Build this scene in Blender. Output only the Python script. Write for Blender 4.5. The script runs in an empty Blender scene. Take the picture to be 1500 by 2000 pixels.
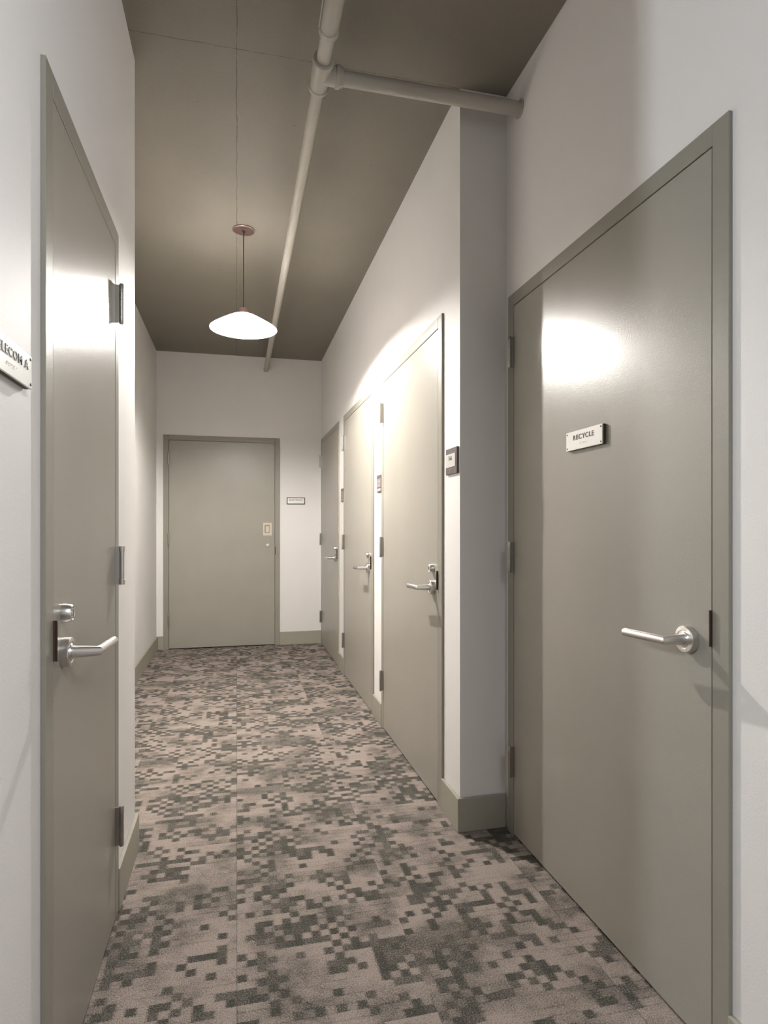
import bpy, bmesh, math, random
from mathutils import Vector, Matrix
PI = math.pi
random.seed(4)
C = bpy.context.scene.collection
S = bpy.context.scene

# ------------------------------------------------------------------ camera
HC, YAW = 1.2415, 0.2352
cd = bpy.data.cameras.new('camera'); cam = bpy.data.objects.new('camera', cd); C.objects.link(cam)
cam.location = (0, 0, HC); cam.rotation_euler = (PI/2, 0, -YAW)
cd.sensor_fit = 'VERTICAL'; cd.sensor_height = 36; cd.sensor_width = 27
cd.lens = 36*1200/2000; cd.shift_x = 0; cd.shift_y = 30.8/2000; cd.clip_start = .02
S.camera = cam

# ------------------------------------------------------------------ world, lights, exposure
w = bpy.data.worlds.new('world'); S.world = w; w.use_nodes = True
w.node_tree.nodes['Background'].inputs[0].default_value = (0, 0, 0, 1)
w.node_tree.nodes['Background'].inputs[1].default_value = 0
BULB = 1620            # emission of the pendant's bulb (built with the lamp below)
def area(name, loc, size, power, color, rot=(0, 0, 0)):
    d = bpy.data.lights.new(name, 'AREA'); d.shape = 'RECTANGLE'; d.size, d.size_y = size
    d.energy = power; d.color = color
    o = bpy.data.objects.new(name, d); o.location = loc; o.rotation_euler = rot; C.objects.link(o)
area('foyer_fill_light', (.80, -.45, 2.55), (.55, .8), 12, (.92, .95, 1), (0, math.radians(62), 0))  # fill added behind the camera to brighten the left wall; no fixture
area('side_hall_fill_light', (-2.5, .02, 2.6), (.35, .16), 14, (.88, .94, 1), (0, math.radians(-68), 0))  # unseen fill added from the side hall onto the right wall; no fixture
S.view_settings.view_transform = 'Standard'; S.view_settings.look = 'None'
S.view_settings.gamma = 1; S.view_settings.use_curve_mapping = False
S.view_settings.exposure = 1.84

# ------------------------------------------------------------------ room dimensions (metres)
XL1, XL2, XR1, XR2 = -.3814, -.7925, .8878, 1.0932
YB, YC, YJ, H = 6.599, 2.372, 2.522, 3.0387
YE, YF, XF = .88, -3.2, -4.2            # end of the near left wall; foyer behind the camera
BH, BT = .143, .014                     # baseboard
DH, GAP, FW, FP = 2.134, .003, .051, .010   # door height, gap, frame face, frame stands proud

# ------------------------------------------------------------------ materials
def srgb(r, g, b):
    return tuple(((c/255)/12.92 if c/255 <= .04045 else ((c/255+.055)/1.055)**2.4) for c in (r, g, b)) + (1,)
class N:
    def __init__(s, name):
        s.m = bpy.data.materials.new(name); s.m.use_nodes = True; s.t = s.m.node_tree
        s.b = s.t.nodes['Principled BSDF']
    def n(s, typ, **k):
        x = s.t.nodes.new(typ)
        for a, v in k.items(): setattr(x, a, v)
        return x
    def l(s, a, b): s.t.links.new(a, b)
    def put(s, inp, v):
        if isinstance(v, (int, float)): inp.default_value = v
        elif isinstance(v, tuple): inp.default_value = v
        else: s.l(v, inp)
    def math(s, op, a, b=0, c=0, clamp=False):
        x = s.n('ShaderNodeMath', operation=op, use_clamp=clamp)
        for i, v in enumerate((a, b, c)): s.put(x.inputs[i], v)
        return x.outputs[0]
    def noise(s, vec, scale, detail=2, rough=.5):
        x = s.n('ShaderNodeTexNoise'); s.l(vec, x.inputs['Vector'])
        x.inputs['Scale'].default_value = scale; x.inputs['Detail'].default_value = detail
        x.inputs['Roughness'].default_value = rough
        return x.outputs['Fac']
    def mix(s, f, a, b):
        x = s.n('ShaderNodeMix', data_type='RGBA'); s.put(x.inputs[0], f); s.put(x.inputs[6], a); s.put(x.inputs[7], b)
        return x.outputs[2]
    def ramp(s, v, a, b, lo=0., hi=1.):
        x = s.n('ShaderNodeMapRange'); s.put(x.inputs[0], v)
        for i, q in enumerate((a, b, lo, hi)): x.inputs[i+1].default_value = q
        return x.outputs[0]
    def bump(s, h, dist, strength=1.):
        x = s.n('ShaderNodeBump'); s.l(h, x.inputs['Height']); x.inputs['Distance'].default_value = dist
        x.inputs['Strength'].default_value = strength; s.l(x.outputs[0], s.b.inputs['Normal'])
    def xyz(s):
        return s.n('ShaderNodeTexCoord').outputs['Object']
def paint(name, col, rough, spec=.5, bscale=300, bdist=.0003, var=.03, coat=0):
    m = N(name); v = m.xyz()
    n1 = m.noise(v, 3, 3); f = m.ramp(n1, .3, .7, 1-var, 1+var)
    mx = m.n('ShaderNodeVectorMath', operation='SCALE'); mx.inputs[0].default_value = col[:3]; m.l(f, mx.inputs['Scale'])
    m.l(mx.outputs[0], m.b.inputs['Base Color'])
    m.b.inputs['Roughness'].default_value = rough; m.b.inputs['Specular IOR Level'].default_value = spec
    m.b.inputs['Coat Weight'].default_value = coat; m.b.inputs['Coat Roughness'].default_value = .12
    m.bump(m.noise(v, bscale, 2), bdist)
    return m.m
def metal(name, col, rough, aniso=0):
    m = N(name); v = m.xyz()
    m.b.inputs['Base Color'].default_value = col; m.b.inputs['Metallic'].default_value = 1
    m.l(m.ramp(m.noise(v, 20, 1), .3, .7, rough*.97, rough*1.03), m.b.inputs['Roughness'])
    return m.m
def plain(name, col, rough=.5, spec=.4):
    m = N(name); v = m.xyz()
    m.l(m.mix(m.noise(v, 40, 2), tuple(c*.94 for c in col[:3])+(1,), col), m.b.inputs['Base Color'])
    m.b.inputs['Roughness'].default_value = rough; m.b.inputs['Specular IOR Level'].default_value = spec
    return m.m
WALL = paint('wall_paint', srgb(230, 227, 224), .6, .3, 190, .00028, .012)
DOOR = paint('door_paint', srgb(157, 153, 143), .29, .33, 260, .00025, .03)
FRAME = paint('frame_paint', srgb(148, 144, 133), .34, .35, 260, .00025, .03)
BASE = paint('baseboard_paint', srgb(160, 156, 143), .45, .4, 200, .0002, .03)
PIPE = paint('pipe_paint', srgb(176, 171, 161), .5, .4, 120, .0006, .06)
STEEL = metal('brushed_steel', (.70, .68, .66, 1), .32)
DSTEEL = metal('dull_steel', (.42, .40, .37, 1), .35)
BRONZE = metal('bronze_canopy', (.30, .20, .18, 1), .4)
CORD = plain('lamp_cord', srgb(70, 48, 45), .5)
STRIKE = plain('strike_bronze', srgb(84, 62, 52), .45)
PLATE = plain('sign_face', srgb(247, 245, 238), .35)
BACK = plain('sign_backing', srgb(62, 57, 44), .45)
SFRAME = plain('sign_frame', srgb(96, 86, 84), .45)
INSERT = plain('sign_insert', srgb(214, 211, 206), .3)
INSERT2 = plain('sign_insert_grey', srgb(132, 124, 121), .35)
INK = plain('sign_lettering', srgb(52, 48, 42), .5)
INKL = plain('sign_lettering_pale', srgb(165, 155, 152), .5)
BRL = plain('braille_dots', srgb(188, 182, 170), .4)
BEIGE = plain('beige_plate', srgb(205, 196, 178), .4)
DARK = plain('dark_recess', srgb(40, 38, 34), .8)
def shademat():
    m = N('opal_glass_shade'); nt = m.t
    d = m.n('ShaderNodeBsdfDiffuse'); t = m.n('ShaderNodeBsdfTranslucent'); mx = m.n('ShaderNodeMixShader')
    d.inputs[0].default_value = srgb(242, 240, 234); t.inputs[0].default_value = (.96, .97, 1, 1); mx.inputs[0].default_value = .33
    m.l(d.outputs[0], mx.inputs[1]); m.l(t.outputs[0], mx.inputs[2]); m.l(mx.outputs[0], nt.nodes['Material Output'].inputs[0])
    nt.nodes.remove(m.b); return m.m
SHADE_IN = shademat()
def bulbmat():
    m = N('bulb_glow'); m.b.inputs['Base Color'].default_value = (1, 1, 1, 1)
    m.b.inputs['Emission Color'].default_value = (1, .96, .91, 1); m.b.inputs['Emission Strength'].default_value = BULB
    return m.m
BULBM = bulbmat()
def ceilmat():
    m = N('ceiling_concrete_paint'); v = m.xyz()
    sp = m.n('ShaderNodeSeparateXYZ'); m.l(v, sp.inputs[0]); x, y = sp.outputs[0], sp.outputs[1]
    wob = m.ramp(m.noise(v, 9, 3), 0, 1, -.006, .006)
    wid = m.ramp(m.noise(v, 14, 3, .7), .35, .75, .0005, .0034)
    d1 = m.math('ABSOLUTE', m.math('ADD', x, wob)); l1 = m.math('LESS_THAN', d1, wid)
    d2 = m.math('ABSOLUTE', m.math('ADD', m.math('SUBTRACT', y, YC), wob)); l2 = m.math('LESS_THAN', d2, wid)
    line = m.math('MAXIMUM', l1, l2)
    pits = m.math('GREATER_THAN', m.noise(v, 22, 1), .80)
    ln = m.math('MAXIMUM', line, pits)
    base = m.mix(m.ramp(m.noise(v, 1.2, 4), .3, .7), srgb(126, 120, 109), srgb(138, 131, 120))
    base = m.mix(m.ramp(m.noise(v, 230, 2, .7), .35, .65, 0, .22), base, srgb(84, 80, 72))
    m.l(m.mix(m.math('MULTIPLY', ln, .55), base, srgb(45, 42, 36)), m.b.inputs['Base Color'])
    m.b.inputs['Roughness'].default_value = .55; m.b.inputs['Specular IOR Level'].default_value = .35
    h = m.math('SUBTRACT', m.math('MULTIPLY', m.noise(v, 160, 3), .25), line)
    m.bump(h, .002)
    return m.m
def carpetmat():
    m = N('patterned_carpet'); v = m.xyz()
    sp = m.n('ShaderNodeSeparateXYZ'); m.l(v, sp.inputs[0]); x, y = sp.outputs[0], sp.outputs[1]
    cs = .5/18
    def cell(a, s, off=0): return m.math('FLOOR', m.math('ADD', m.math('DIVIDE', a, s), off))
    def comb(a, b, c=0.):
        q = m.n('ShaderNodeCombineXYZ'); m.put(q.inputs[0], a); m.put(q.inputs[1], b); m.put(q.inputs[2], c); return q.outputs[0]
    def wn(vec):
        q = m.n('ShaderNodeTexWhiteNoise', noise_dimensions='3D'); m.l(vec, q.inputs['Vector']); return q.outputs['Value']
    tx, ty = cell(x, .5), cell(y, .5)
    tile = wn(comb(tx, ty, 3.))
    toff = m.math('MULTIPLY', tile, 37.)
    # softly wobbling cell edges, as tufts are not ruled
    xx = m.math('ADD', x, m.ramp(m.noise(v, 420, 1), .25, .75, -.0085, .0085))
    yy = m.math('ADD', y, m.ramp(m.noise(v, 300, 1), .25, .75, -.0028, .0028))
    cx, cy = cell(xx, cs), cell(yy, cs)
    cx2 = m.math('FLOOR', m.math('DIVIDE', m.math('ADD', cx, m.math('MODULO', cy, 2.)), 2.))
    dens = m.noise(comb(m.math('MULTIPLY', cx, cs), m.math('MULTIPLY', cy, cs), toff), 6.5, 2, .6)
    h1 = wn(comb(cx, cy, 1.)); h2 = wn(comb(cx2, cy, 2.)); h3 = wn(comb(cx, cy, 7.)); h4 = wn(comb(cx2, cy, 9.))
    par = m.math('FRACT', m.math('MULTIPLY', m.math('ADD', cx, cy), .5))          # 0 or .5: squares tend to meet at corners
    par = m.math('ADD', .35, m.math('MULTIPLY', par, 2.5))
    th1 = m.math('MULTIPLY', m.ramp(dens, .38, .60, .04, .50), par); th2 = m.ramp(dens, .47, .64, .0, .36)
    d1 = m.math('LESS_THAN', h1, th1); d2 = m.math('LESS_THAN', h2, th2)
    dk = m.math('MAXIMUM', d1, d2)
    dark = m.math('MULTIPLY', dk, m.ramp(h3, 0, 1, .72, 1.))
    soft = m.ramp(m.noise(comb(x, m.math('MULTIPLY', y, 1.3), toff), 5, 4, .6), .42, .64, 0, .74)
    row = m.math('LESS_THAN', m.math('FRACT', m.math('DIVIDE', yy, cs)), .15)  # shading along the front edge of tuft rows, put into the colour
    soft = m.math('ADD', soft, m.math('MULTIPLY', m.math('MULTIPLY', row, .28), m.math('GREATER_THAN', wn(comb(m.math('FLOOR', m.math('DIVIDE', cx, 3.)), cy, 5.)), .6)))
    soft = m.math('MULTIPLY', soft, m.ramp(h4, 0, 1, .8, 1.))
    fib = m.noise(v, 210, 2, .75)
    amt = m.math('MAXIMUM', dark, soft)
    amt = m.math('ADD', amt, m.ramp(fib, .32, .68, -.36, .36), clamp=True)
    col = m.mix(amt, srgb(164, 151, 143), srgb(70, 71, 65))
    # thin seams between the half metre tiles
    def seam(a):
        fr = m.math('FRACT', m.math('DIVIDE', m.math('ADD', a, 100.), .5))
        return m.math('LESS_THAN', m.math('ABSOLUTE', m.math('SUBTRACT', fr, .5)), .0)
    fx = m.math('PINGPONG', m.math('ADD', x, 100.), .25)
    sx = m.math('LESS_THAN', m.math('PINGPONG', x, .5), .0015)
    col = m.mix(m.math('MULTIPLY', sx, .35), col, srgb(60, 58, 54))
    f2 = m.ramp(m.noise(v, 340, 1), .3, .7, .68, 1.32)
    mx = m.n('ShaderNodeVectorMath', operation='SCALE'); m.l(col, mx.inputs[0]); m.l(f2, mx.inputs['Scale'])
    m.l(mx.outputs[0], m.b.inputs['Base Color'])
    m.b.inputs['Roughness'].default_value = .95; m.b.inputs['Specular IOR Level'].default_value = .1
    hh = m.math('SUBTRACT', m.math('MULTIPLY', fib, 1.2), m.math('MULTIPLY', dk, .8))
    m.bump(hh, .0045, .9)
    return m.m
CEIL = ceilmat(); CARPET = carpetmat()

# ------------------------------------------------------------------ mesh helpers
class MB:
    def __init__(s): s.bm = bmesh.new()
    def box(s, a, b, bev=0, seg=1):
        lo = [min(a[i], b[i]) for i in range(3)]; hi = [max(a[i], b[i]) for i in range(3)]
        r = bmesh.ops.create_cube(s.bm, size=1)['verts']
        for v in r: v.co = Vector([(lo[i]+hi[i])/2 + v.co[i]*(hi[i]-lo[i]) for i in range(3)])
        if bev:
            e = list({e for v in r for e in v.link_edges})
            bmesh.ops.bevel(s.bm, geom=e, offset=bev, segments=seg, affect='EDGES', profile=.5)
        return s
    def lathe(s, prof, origin, axis, n=40):
        """prof: list of (radius, distance along axis)"""
        axis = Vector(axis).normalized(); q = axis.to_track_quat('Z', 'Y'); o = Vector(origin); rings = []
        for r, t in prof:
            if r < 1e-6: rings.append([s.bm.verts.new(o + axis*t)])
            else: rings.append([s.bm.verts.new(o + q @ Vector((r*math.cos(2*PI*k/n), r*math.sin(2*PI*k/n), t))) for k in range(n)])
        for A, B in zip(rings, rings[1:]):
            for k in range(n):
                a, b = A[k % len(A)], A[(k+1) % len(A)]; c, d = B[(k+1) % len(B)], B[k % len(B)]
                vs = []
                for z in (a, b, c, d):
                    if z not in vs: vs.append(z)
                if len(vs) > 2:
                    try: s.bm.faces.new(vs)
                    except ValueError: pass
        return s
    def tube(s, pts, rads, n=24, cap=True):
        """mitred tube through pts"""
        P = [Vector(p) for p in pts]; rings = []
        up = Vector((0, 0, 1))
        for i, p in enumerate(P):
            d0 = (P[i]-P[i-1]).normalized() if i else (P[1]-P[0]).normalized()
            d1 = (P[i+1]-P[i]).normalized() if i < len(P)-1 else d0
            t = (d0+d1).normalized(); sc = 1/max(.3, t.dot(d0))
            a = up if abs(t.dot(up)) < .95 else Vector((1, 0, 0))
            bi = (d0.cross(d1)) if d0.cross(d1).length > 1e-5 else t.cross(a)
            bi.normalize(); nn = t.cross(bi).normalized()
            r = rads[i] if isinstance(rads, (list, tuple)) else rads
            ring = []
            # keep rings aligned: reference from global frame
            ref = a - t*a.dot(t); ref.normalize(); rf2 = t.cross(ref)
            for k in range(n):
                v = ref*math.cos(2*PI*k/n)*r + rf2*math.sin(2*PI*k/n)*r
                v = v + nn*(v.dot(nn))*(sc-1)
                ring.append(s.bm.verts.new(p+v))
            rings.append(ring)
        for A, B in zip(rings, rings[1:]):
            for k in range(n): s.bm.faces.new((A[k], A[(k+1) % n], B[(k+1) % n], B[k]))
        if cap:
            s.bm.faces.new(rings[0]); s.bm.faces.new(rings[-1])
        return s
    def prism(s, pts2, z0, z1, f):
        """extrude outline pts2 (2D) from z0 to z1; f maps (a,b,c)->xyz"""
        A = [s.bm.verts.new(f(a, b, z0)) for a, b in pts2]; B = [s.bm.verts.new(f(a, b, z1)) for a, b in pts2]
        n = len(A); s.bm.faces.new(A); s.bm.faces.new(B)
        for k in range(n): s.bm.faces.new((A[k], A[(k+1) % n], B[(k+1) % n], B[k]))
        return s
    def build(s, name, mat, parent=None, smooth=False):
        bmesh.ops.recalc_face_normals(s.bm, faces=s.bm.faces)
        me = bpy.data.meshes.new(name); s.bm.to_mesh(me); s.bm.free()
        me.materials.append(mat)
        if smooth:
            for p in me.polygons: p.use_smooth = True
            try: me.set_sharp_from_angle(angle=math.radians(35))
            except Exception: pass
        o = bpy.data.objects.new(name, me); C.objects.link(o)
        if parent is not None: o.parent = parent
        return o
def tag(o, label, cat, group=None, kind=None):
    o['label'] = label; o['category'] = cat
    if group: o['group'] = group
    if kind: o['kind'] = kind
    return o
def empty(name, loc, rz, label, cat, group=None, kind=None):
    o = bpy.data.objects.new(name, None); o.empty_display_size = .1; C.objects.link(o)
    o.location = loc; o.rotation_euler = (0, 0, rz)
    return tag(o, label, cat, group, kind)
def text(name, body, size, mat, parent, loc, sx=.82, bold=0., depth=.0012, width=None):
    """raised lettering standing in the local xz plane, facing -y, centred on loc"""
    cu = bpy.data.curves.new(name, 'FONT'); cu.body = body; cu.size = size; cu.align_x = 'CENTER'; cu.align_y = 'CENTER'
    cu.extrude = depth/2; cu.offset = bold; cu.space_character = 1.16
    t = bpy.data.objects.new(name+'_tmp', cu); C.objects.link(t)
    dg = bpy.context.evaluated_depsgraph_get(); dg.update()
    me = bpy.data.meshes.new_from_object(t.evaluated_get(dg))
    bpy.data.objects.remove(t); bpy.data.curves.remove(cu)
    if width: sx = width/(max(v.co.x for v in me.vertices)-min(v.co.x for v in me.vertices))
    me.transform(Matrix.Translation(loc) @ Matrix.Rotation(PI/2, 4, 'X') @ Matrix.Diagonal((sx, 1, 1, 1)))
    me.materials.clear(); me.materials.append(mat); me.name = name
    o = bpy.data.objects.new(name, me); C.objects.link(o); o.parent = parent
    return o

# ------------------------------------------------------------------ room shell
WT = .14
def wallrun(name, label, axis, plane, into, a0, a1, openings=(), z1=H):
    """axis 'Y': wall in a plane X=plane running a0..a1 along Y; 'into' = +-1 is the side the wall's body is on"""
    m = MB()
    def b(s0, s1, z0, z1_):
        if s1-s0 < 1e-4 or z1_-z0 < 1e-4: return
        if axis == 'Y': m.box((plane, s0, z0), (plane+into*WT, s1, z1_))
        else: m.box((s0, plane, z0), (s1, plane+into*WT, z1_))
    cur = a0
    for (o0, o1, oz) in sorted(openings):
        b(cur, o0, 0, z1); b(o0, o1, oz, z1); cur = o1
    b(cur, a1, 0, z1)
    o = m.build(name, WALL)
    return tag(o, label, 'wall', kind='structure')
OPN = FW*.55          # how far the wall opening lies outside the slab: hidden behind the frame face
def op(a, b): return (a-OPN, b+OPN, DH+OPN)
DR = (1.2242, 2.2816); DT = (1.4064, 2.0786)
DA = (5.4629, 6.500); DB = (4.0335, 5.0821); DC = (2.6264, 3.6816); DE = (-.6712, .3903)
wallrun('wall_left', 'off-white wall around the narrow door at the left edge', 'Y', XL1, -1, YE, YJ-.0, [op(*DT)])
wallrun('wall_left_return', 'short return where the left wall steps back behind its corner', 'X', YJ, -1, XL2-WT, XL1-WT)
wallrun('wall_left_far', 'off-white left wall of the far part of the corridor, beyond the corner', 'Y', XL2, -1, YJ, YB)
wallrun('wall_back', 'off-white end wall of the corridor with the wide grey door', 'X', YB, 1, XL2-WT, XR1+WT, [op(*DE)])
wallrun('wall_right', 'off-white right wall holding three grey doors in a row', 'Y', XR1, 1, YC+WT, YB, [op(*DA), op(*DB), op(*DC)])
wallrun('wall_right_return', 'shaded narrow wall face between the row of doors and the recycling door', 'X', YC, 1, XR1, XR2+WT)
wallrun('wall_right_near', 'off-white right wall around the large recycling door', 'Y', XR2, 1, YF, YC, [op(*DR)])
wallrun('wall_foyer_front', 'off-white wall of the side hall left of the corridor mouth', 'X', YE, 1, XF, XL1-WT)
wallrun('wall_foyer_left', 'off-white end wall of the side hall behind the viewpoint', 'Y', XF, -1, YF, YE+WT)
wallrun('wall_foyer_rear', 'off-white wall closing the foyer behind the viewpoint', 'X', YF, -1, XF-WT, XR2+WT)
for nm, m_, z0, z1, lab, cat in (('floor', CARPET, -.12, 0, 'grey-beige carpet with dark pixel-like squares', 'floor'),
                                 ('ceiling', CEIL, H, H+.12, 'dark grey painted concrete ceiling with rough joint lines', 'ceiling')):
    tag(MB().box((XF-WT, YF-WT, z0), (XR2+WT, YB+WT, z1)).build(nm, m_), lab, cat, kind='structure')

# ------------------------------------------------------------------ baseboards
def baseb(name, label, outline):
    """outline: plan polygon of the board"""
    m = MB(); f = lambda a, b, c: Vector((a, b, c))
    m.prism(outline, 0, BH-.004, f)
    o = m.build(name, BASE)
    bm = bmesh.new(); bm.from_mesh(o.data)
    top = [v for v in bm.verts if v.co.z > .01]
    es = [e for e in bm.edges if e.verts[0].co.z > .01 and e.verts[1].co.z > .01]
    bm.to_mesh(o.data); bm.free()
    mod = o.modifiers.new('b', 'BEVEL'); mod.width = .003; mod.segments = 2; mod.limit_method = 'ANGLE'
    return tag(o, label, 'baseboard', kind='structure')
fo = FW+GAP
def rect(x0, y0, x1, y1): return [(x0, y0), (x1, y0), (x1, y1), (x0, y1)]
baseb('baseboard_left', 'grey-green baseboard stub between the narrow left door and the wall corner',
      [(XL1, DT[1]+fo), (XL1+BT, DT[1]+fo), (XL1+BT, YJ+BT), (XL2+BT, YJ+BT), (XL2+BT, YJ), (XL1, YJ)])
baseb('baseboard_left_near', 'grey-green baseboard left of the narrow left door', rect(XL1, YE, XL1+BT, DT[0]-fo))
baseb('baseboard_left_far', 'grey-green baseboard along the recessed left wall', rect(XL2, YJ+BT, XL2+BT, YB))
baseb('baseboard_back_left', 'short grey-green baseboard left of the end door', rect(XL2+BT, YB-BT, DE[0]-fo, YB))
baseb('baseboard_back_right', 'grey-green baseboard right of the end door', rect(DE[1]+fo, YB-BT, XR1, YB))
baseb('baseboard_right_far', 'short grey-green baseboard between the two farthest right doors', rect(XR1-BT, DB[1]+fo, XR1, DA[0]-fo))
baseb('baseboard_right_middle', 'short grey-green baseboard between the middle and nearest doors of the row', rect(XR1-BT, DC[1]+fo, XR1, DB[0]-fo))
baseb('baseboard_right', 'grey-green baseboard wrapping the wall corner beside the recycling door',
      [(XR1-BT, DC[0]-fo), (XR1-BT, YC-BT), (XR2-FP, YC-BT), (XR2-FP, YC), (XR1, YC), (XR1, DC[0]-fo)])
baseb('baseboard_right_near', 'grey-green baseboard right of the recycling door', rect(XR2-BT, YF, XR2, DR[0]-fo))

# ------------------------------------------------------------------ doors
RR, RL, RB = -PI/2, PI/2, 0.      # facing the right wall, the left wall, the end wall
HZ = (.300, 1.123, 1.948)
def door(name, label, loc, rz, W, hinge='L', hw='lever', deadbolt=True):
    """local frame: x to the right as seen from the corridor, y into the wall, z up; origin at slab's lower left on the wall plane"""
    root = empty(name, loc, rz, label, 'door', kind='structure')
    u = (lambda a: a) if hinge == 'L' else (lambda a: W-a)    # a measured from the hinge edge
    sg = 1 if hinge == 'L' else -1
    yf = -FP+.001
    # frame: two jambs and a head with a rebate behind the slab
    m = MB(); o, g = FW+GAP, GAP
    for a, b, c, d in ((-o, -g, -.014, None), (W+g, W+o, None, W+.014)):
        m.box((a, -FP, 0), (b, .0, DH+o), .0015)
    m.box((-g, -FP, DH+g), (W+g, 0, DH+o), .0015)
    for a, b in ((-OPN+.001, -g), (W+g, W+OPN-.001)):
        m.box((a, -.002, 0), (b, WT-.01, DH+OPN-.001))
    m.box((-g, -.002, DH+g), (W+g, WT-.01, DH+OPN-.001))
    m.box((-g, .042, 0), (.014, WT-.01, DH+g)); m.box((W-.014, .042, 0), (W+g, WT-.01, DH+g)); m.box((.014, .042, DH-.014), (W-.014, WT-.01, DH+g))
    m.build('door_frame', FRAME, root)
    leaf = MB().box((0, yf, .010), (W, .036, DH), .0012).build('door_leaf', DOOR, root)
    # hinges
    for i, z in enumerate(HZ):
        m = MB(); x = u(-GAP/2)
        spring = (hinge == 'R' and i == 1)
        kr = .0095 if spring else .0068
        yk = yf-.015-kr*.5
        m.box((x-.0022, 0, z-.060), (x+.0022, yk, z+.060))
        hh = .0605; prof = []
        if spring:
            prof = [(0, -hh), (kr, -hh), (kr, -hh+.016), (kr*.8, -hh+.0165), (kr*.8, hh-.0165), (kr, hh-.016), (kr, hh), (0, hh)]
        else:
            prof = [(0, -hh-.003), (kr*.8, -hh-.003), (kr, -hh)]
            for k in range(1, 5):
                t = -hh+2*hh*k/5; prof += [(kr, t-.0012), (kr*.84, t-.0008), (kr*.84, t+.0008), (kr, t+.0012)]
            prof += [(kr, hh), (kr*.8, hh+.003), (0, hh+.003)]
        m.lathe(prof, (x, yk, z), (0, 0, 1), 20)
        m.build('hinge', DSTEEL if not spring else STEEL, root, True)
    ul = W-.070; zl = .968
    if hw == 'lever':
        h = MB()
        h.lathe([(.0, 0), (.0320, 0), (.0320, .004), (.0326, .0045), (.0326, .0175), (.0312, .0190), (.0235, .0190), (.0225, .0180), (.0185, .0180), (.0175, .0205), (.0135, .0215), (0, .0215)],
                (u(ul), yf, zl), (0, -1, 0), 56)
        ho = h.build('door_handle', STEEL, root, True)
        p0 = (u(ul), yf-.012, zl); p1 = (u(ul), yf-.046, zl); p2 = (u(ul), yf-.074, zl); p3 = (u(ul-.150), yf-.078, zl-.004)
        lv = MB().tube([p0, p1, p2, p3], [.0140, .0122, .0105, .0105], 32).build('lever', STEEL, ho, True)
        lv.modifiers.new('b', 'BEVEL').width = .0008; lv.modifiers['b'].limit_method = 'ANGLE'; lv.modifiers['b'].angle_limit = math.radians(60)
        # latch guard lip over the frame
        m = MB(); x = u(W+GAP/2)
        m.prism([(0, 0), (0, -.007), (.0025, -.0095), (.005, -.010), (.005, -.008), (.0035, -.0078), (.0018, -.005), (.0018, 0)], .963, 1.048,
                lambda a, b, c: Vector((x+sg*(a-.0015), yf+b, c)))
        m.build('strike_plate', STRIKE, root)
        if deadbolt:
            m = MB().lathe([(0, 0), (.0205, 0), (.0205, .006), (.0185, .019), (.0165, .0215), (.0150, .0215), (.0142, .0195), (.0100, .0195), (.0095, .0225), (0, .0225)],
                           (u(ul), yf, 1.054), (0, -1, 0), 40)
            d = m.build('deadbolt', STEEL, root, True)
            MB().box((u(ul)-.0012, yf-.0224, 1.047), (u(ul)+.0012, yf-.0230, 1.061)).build('keyhole', DARK, d)
    else:
        x0, x1, z0, z1 = W-.1198, W-.0293, 1.159, 1.294
        m = MB()
        t = .004
        m.box((x0, yf, z0), (x0+.016, yf-t, z1), .001); m.box((x1-.024, yf, z0), (x1, yf-t, z1), .001)
        m.box((x0+.016, yf, z0), (x1-.024, yf-t, z0+.028), .001); m.box((x0+.016, yf, z1-.024), (x1-.024, yf-t, z1), .001)
        p = m.build('pull_plate', BEIGE, root)
        MB().box((x0+.016, yf, z0+.028), (x1-.024, yf-.0008, z1-.024)).build('finger_recess', INSERT2, p)
        MB().box((x0+.025, yf-.0005, z0+.033), (x1-.029, yf-.0035, z1-.032), .001).build('pull_tab', BEIGE, p)
        m = MB().lathe([(0, 0), (.018, 0), (.018, .004), (.0155, .010), (.011, .0105), (.0105, .009), (0, .009)], (W-.072, yf, 1.056), (0, -1, 0), 32)
        d = m.build('lock_cylinder', STEEL, root, True)
        MB().box((W-.0732, yf-.0088, 1.050), (W-.0708, yf-.0096, 1.062)).build('keyhole', DARK, d)
        MB().box((W+.001, yf-.001, .955), (W+.010, yf-.003, 1.040)).build('strike_plate', STRIKE, root)
    return root
door('door_1', 'narrow glossy grey-taupe door at the left edge with lever, deadbolt and spring hinge', (XL1, DT[0], 0), RL, DT[1]-DT[0], 'R')
door('door_2', 'wide grey door in the end wall with a recessed pull and no lever', (DE[0], YB, 0), RB, DE[1]-DE[0], 'L', hw='pull')
door('door_3', 'farthest grey door of the three in the right wall, next to the end wall', (XR1, DA[1], 0), RR, DA[1]-DA[0])
door('door_4', 'middle grey door of the three in the right wall', (XR1, DB[1], 0), RR, DB[1]-DB[0])
door('door_5', 'nearest grey door of the three in the right wall, beside the 5-A plaque', (XR1, DC[1], 0), RR, DC[1]-DC[0])
door('door_6', 'large grey door on the near right bearing the recycle sign', (XR2, DR[1], 0), RR, DR[1]-DR[0], deadbolt=False)

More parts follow.
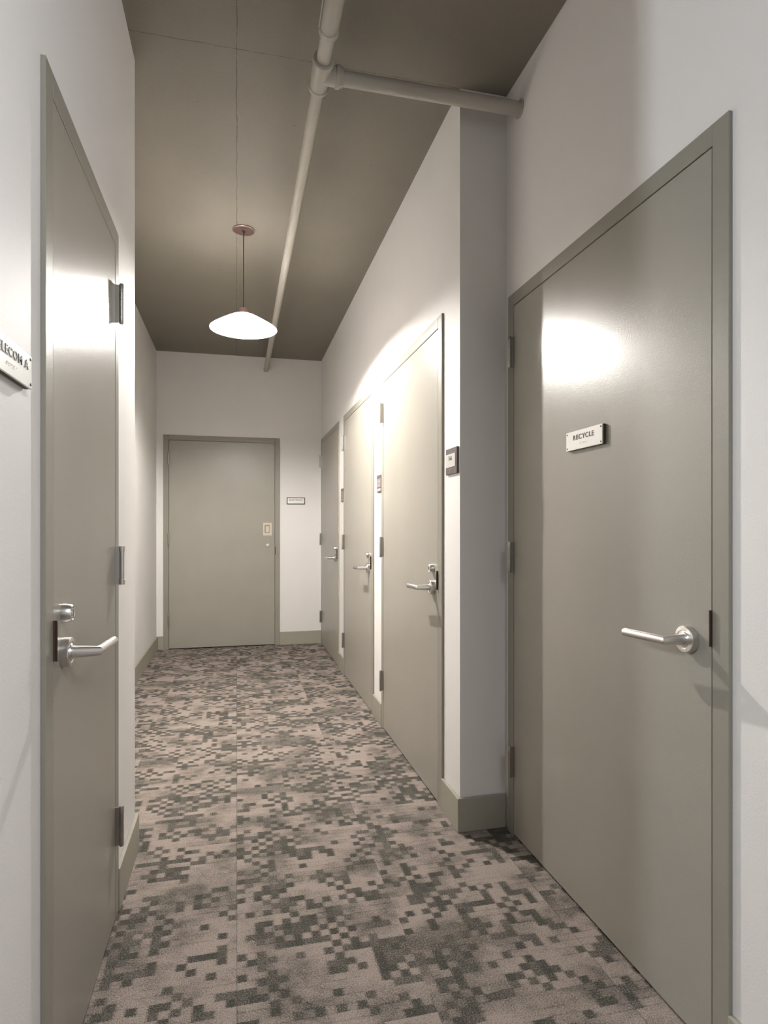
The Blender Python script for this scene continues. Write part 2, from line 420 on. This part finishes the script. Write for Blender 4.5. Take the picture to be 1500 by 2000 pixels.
# ------------------------------------------------------------------ signs
BR = {'r': (1, 2, 3, 5), 'e': (1, 5), 'c': (1, 4), 'y': (1, 3, 4, 5, 6), 'l': (1, 2, 3), 't': (2, 3, 4, 5), 'o': (1, 3, 5), 'm': (1, 3, 4), 'a': (1,), 'i': (2, 4), ' ': ()}
def braille(word, parent, cx, y, cz, mat, p=.0025, adv=.0062, r=.0008):
    m = MB(); x = cx-adv*(len(word)-1)/2
    for ch in word:
        for d in BR[ch]:
            col, row = (0, d-1) if d < 4 else (1, d-4)
            m.lathe([(r, 0), (r*.7, .0006), (0, .0009)], (x+col*p-p/2, y, cz+p-row*p), (0, -1, 0), 8)
        x += adv
    return m.build('braille', mat, parent, True)
def sign(label, loc, rz, word, tw, W=.208, Hh=.061, th=.009, border=0., lift=0.):
    root = empty('room_sign', loc, rz, label, 'sign')
    MB().box((-W/2-border, -lift, -Hh/2-border), (W/2+border, -th-lift, Hh/2+border), .0015).build('backing', BACK, root)
    MB().box((-W/2, -th-lift, -Hh/2), (W/2, -th-.004-lift, Hh/2), .0008).build('face', PLATE, root)
    yy = -th-.004-lift
    text('lettering', word, .0225, INK, root, (0, yy-.0005, Hh*.13), 1.0, .0002, width=tw)
    braille(word.lower(), root, 0, yy, -Hh*.22, BRL)
    for sx in (-1, 1):
        for sz in (-1, 1):
            MB().lathe([(.0028, 0), (.0026, .0010), (0, .0016)], (sx*(W/2-.007), yy, sz*(Hh/2-.0075)), (0, -1, 0), 14).build('screw', BACK, root, True)
    return root
sign('white RECYCLE plate with dark edge screwed to the large right door', (XR2-FP+.001, 1.752, 1.526), RR, 'RECYCLE', .119)
sign('white TELECOM A plate on the left wall, cut by the frame edge', (XL1, 1.2555-.104, 1.527), RL, 'TELECOM A', .165)
# end wall sign
root = empty('room_sign', (.613, YB, 1.528), RB, 'small white ELECTRICAL sign with dark border on the end wall', 'sign')
MB().box((-.0965, 0, -.0370), (.0965, -.010, .0370), .0015).build('backing', BACK, root)
MB().box((-.0880, -.010, -.0290), (.0880, -.013, .0290), .0006).build('face', PLATE, root)
text('lettering', 'ELECTRICAL', .0250, INK, root, (0, -.0135, .0095), .90, .0003, width=.142)
braille('electrical', root, 0, -.013, -.012, BRL, .003, .012, .001)
def plaque(label, y, word, ins):
    root = empty('loft_plaque', (XR1, y, 1.522), RR, label, 'sign', 'loft plaques beside the right-hand doors')
    W, Hh = .137, .110
    MB().box((-W/2, 0, -Hh/2), (W/2, -.010, Hh/2), .0012).build('plaque_frame', SFRAME, root)
    MB().box((-W/2+.004, -.010, -Hh/2+.030), (W/2-.016, -.0115, Hh/2-.024), .0005).build('insert', ins, root)
    if word:
        text('lettering', word, .026, INK, root, (-.006, -.0120, .012), .82, .0005)
        text('lower_lettering', 'LOFTS', .019, INKL, root, (-.008, -.0105, -Hh/2+.0155), .95, .0001)
    else:
        MB().box((-W/2+.018, -.0115, -Hh/2+.038), (W/2-.030, -.0123, -Hh/2+.043)).box((-W/2+.018, -.0115, .010), (W/2-.030, -.0123, .016)).build('lettering', INKL, root)
        MB().box((-W/2+.012, -.010, -Hh/2+.008), (W/2-.020, -.0108, -Hh/2+.024)).build('lower_lettering', INKL, root)
    return root
plaque('dark plaque with white 5-A card between nearest row door and wall corner', 2.451, '5-A', INSERT)
plaque('dark plaque with grey card between the middle and nearest doors of the row', 3.797, None, INSERT2)
plaque('dark plaque between the farthest and middle doors of the row', 5.194, None, INSERT2)

# ------------------------------------------------------------------ pendant lamp
PX, PY, RZ = .040, 3.800, 2.442
lamp = empty('pendant_lamp', (PX, PY, H), 0, 'lit pendant lamp with shallow dish shade hanging from the corridor ceiling', 'lamp')
MB().lathe([(0, 0), (.064, 0), (.0655, -.002), (.0655, -.006), (.062, -.0085), (0, -.0085)], (0, 0, 0), (0, 0, 1), 64).build('canopy', BRONZE, lamp, True)
for a in (0, PI): MB().lathe([(.004, 0), (.0035, -.0015), (0, -.002)], (.022*math.cos(a-1.3), .022*math.sin(a-1.3), -.0085), (0, 0, 1), 12).build('screw', STEEL, lamp, True)
MB().lathe([(0, -.0085), (.009, -.0085), (.007, -.019), (.0030, -.024), (.0030, -.475), (0, -.475)], (0, 0, 0), (0, 0, 1), 20).build('stem', CORD, lamp, True)
z0 = RZ-H
MB().lathe([(0, z0+.125), (.018, z0+.125), (.024, z0+.120), (.024, z0+.085), (0, z0+.085)], (0, 0, 0), (0, 0, 1), 32).build('socket_cap', BRONZE, lamp, True)
outer = [(.024, .090), (.045, .086), (.075, .074), (.105, .058), (.140, .038), (.170, .020), (.190, .007), (.1995, -.001)]
inner = [(r-.0015, z-.004) for r, z in outer[:-1]]
prof = [(r, z0+z) for r, z in outer] + [(.1995, z0-.003), (.1975, z0-.003)] + [(r, z0+z) for r, z in reversed(inner)]
MB().lathe(prof, (0, 0, 0), (0, 0, 1), 96).build('shade', SHADE_IN, lamp, True)
bp = [(.012, .085), (.013, .075)] + [(.031*math.sin(t), .047-.031*math.cos(t)) for t in [PI*k/14 for k in range(12, -1, -1)]]
MB().lathe([(r, z0+z) for r, z in bp], (0, 0, 0), (0, 0, 1), 32).build('bulb', BULBM, lamp, True)

# ------------------------------------------------------------------ sprinkler pipe under the ceiling
QX, QZ, QY = .300, 2.905, 2.245
pipe = empty('sprinkler_pipe', (QX, QY, QZ), 0, 'grey painted pipe running under the ceiling with a branch into the right wall', 'pipe')
MB().tube([(0, YF-QY+.001, 0), (0, -.205, 0), (0, -.195, 0), (0, 0, 0)], [.0305, .0305, .0262, .0262], 36).build('main_pipe', PIPE, pipe, True)
MB().tube([(0, 0, 0), (0, YB-QY-.001, 0)], .0235, 36).build('far_pipe', PIPE, pipe, True)
MB().tube([(0, 0, -.002), (XR2-QX-.001, 0, -.002)], .0265, 36).build('branch_pipe', PIPE, pipe, True)
m = MB()
m.lathe([(.027, -.075), (.037, -.075), (.0385, -.073), (.0385, -.060), (.0345, -.056), (.0345, .056), (.0385, .060), (.0385, .073), (.037, .075), (.024, .079), (.022, .079)], (0, 0, 0), (0, 1, 0), 40)
m.lathe([(.0330, .0), (.0330, .052), (.0385, .055), (.0385, .068), (.0370, .070), (.0320, .071), (.0320, .080), (.0255, .083)], (0, 0, -.001), (1, 0, 0), 40)
m.build('tee_fitting', PIPE, pipe, True)
m = MB().lathe([(.0262, -.215), (.0335, -.213), (.0335, -.192), (.0262, -.188)], (0, 0, 0), (0, 1, 0), 40)
m.build('pipe_collar', PIPE, pipe, True)
MB().tube([(-.0345, -1.2, .002), (-.0345, -.30, .002), (-.0335, -.21, .0)], .0032, 12).build('pipe_wire', PIPE, pipe, True)
m = MB().lathe([(.026, 0), (.034, -.0005), (.035, -.004), (.0275, -.006)], (XR2-QX, 0, -.002), (1, 0, 0), 28)
m.build('wall_collar', PIPE, pipe, True)
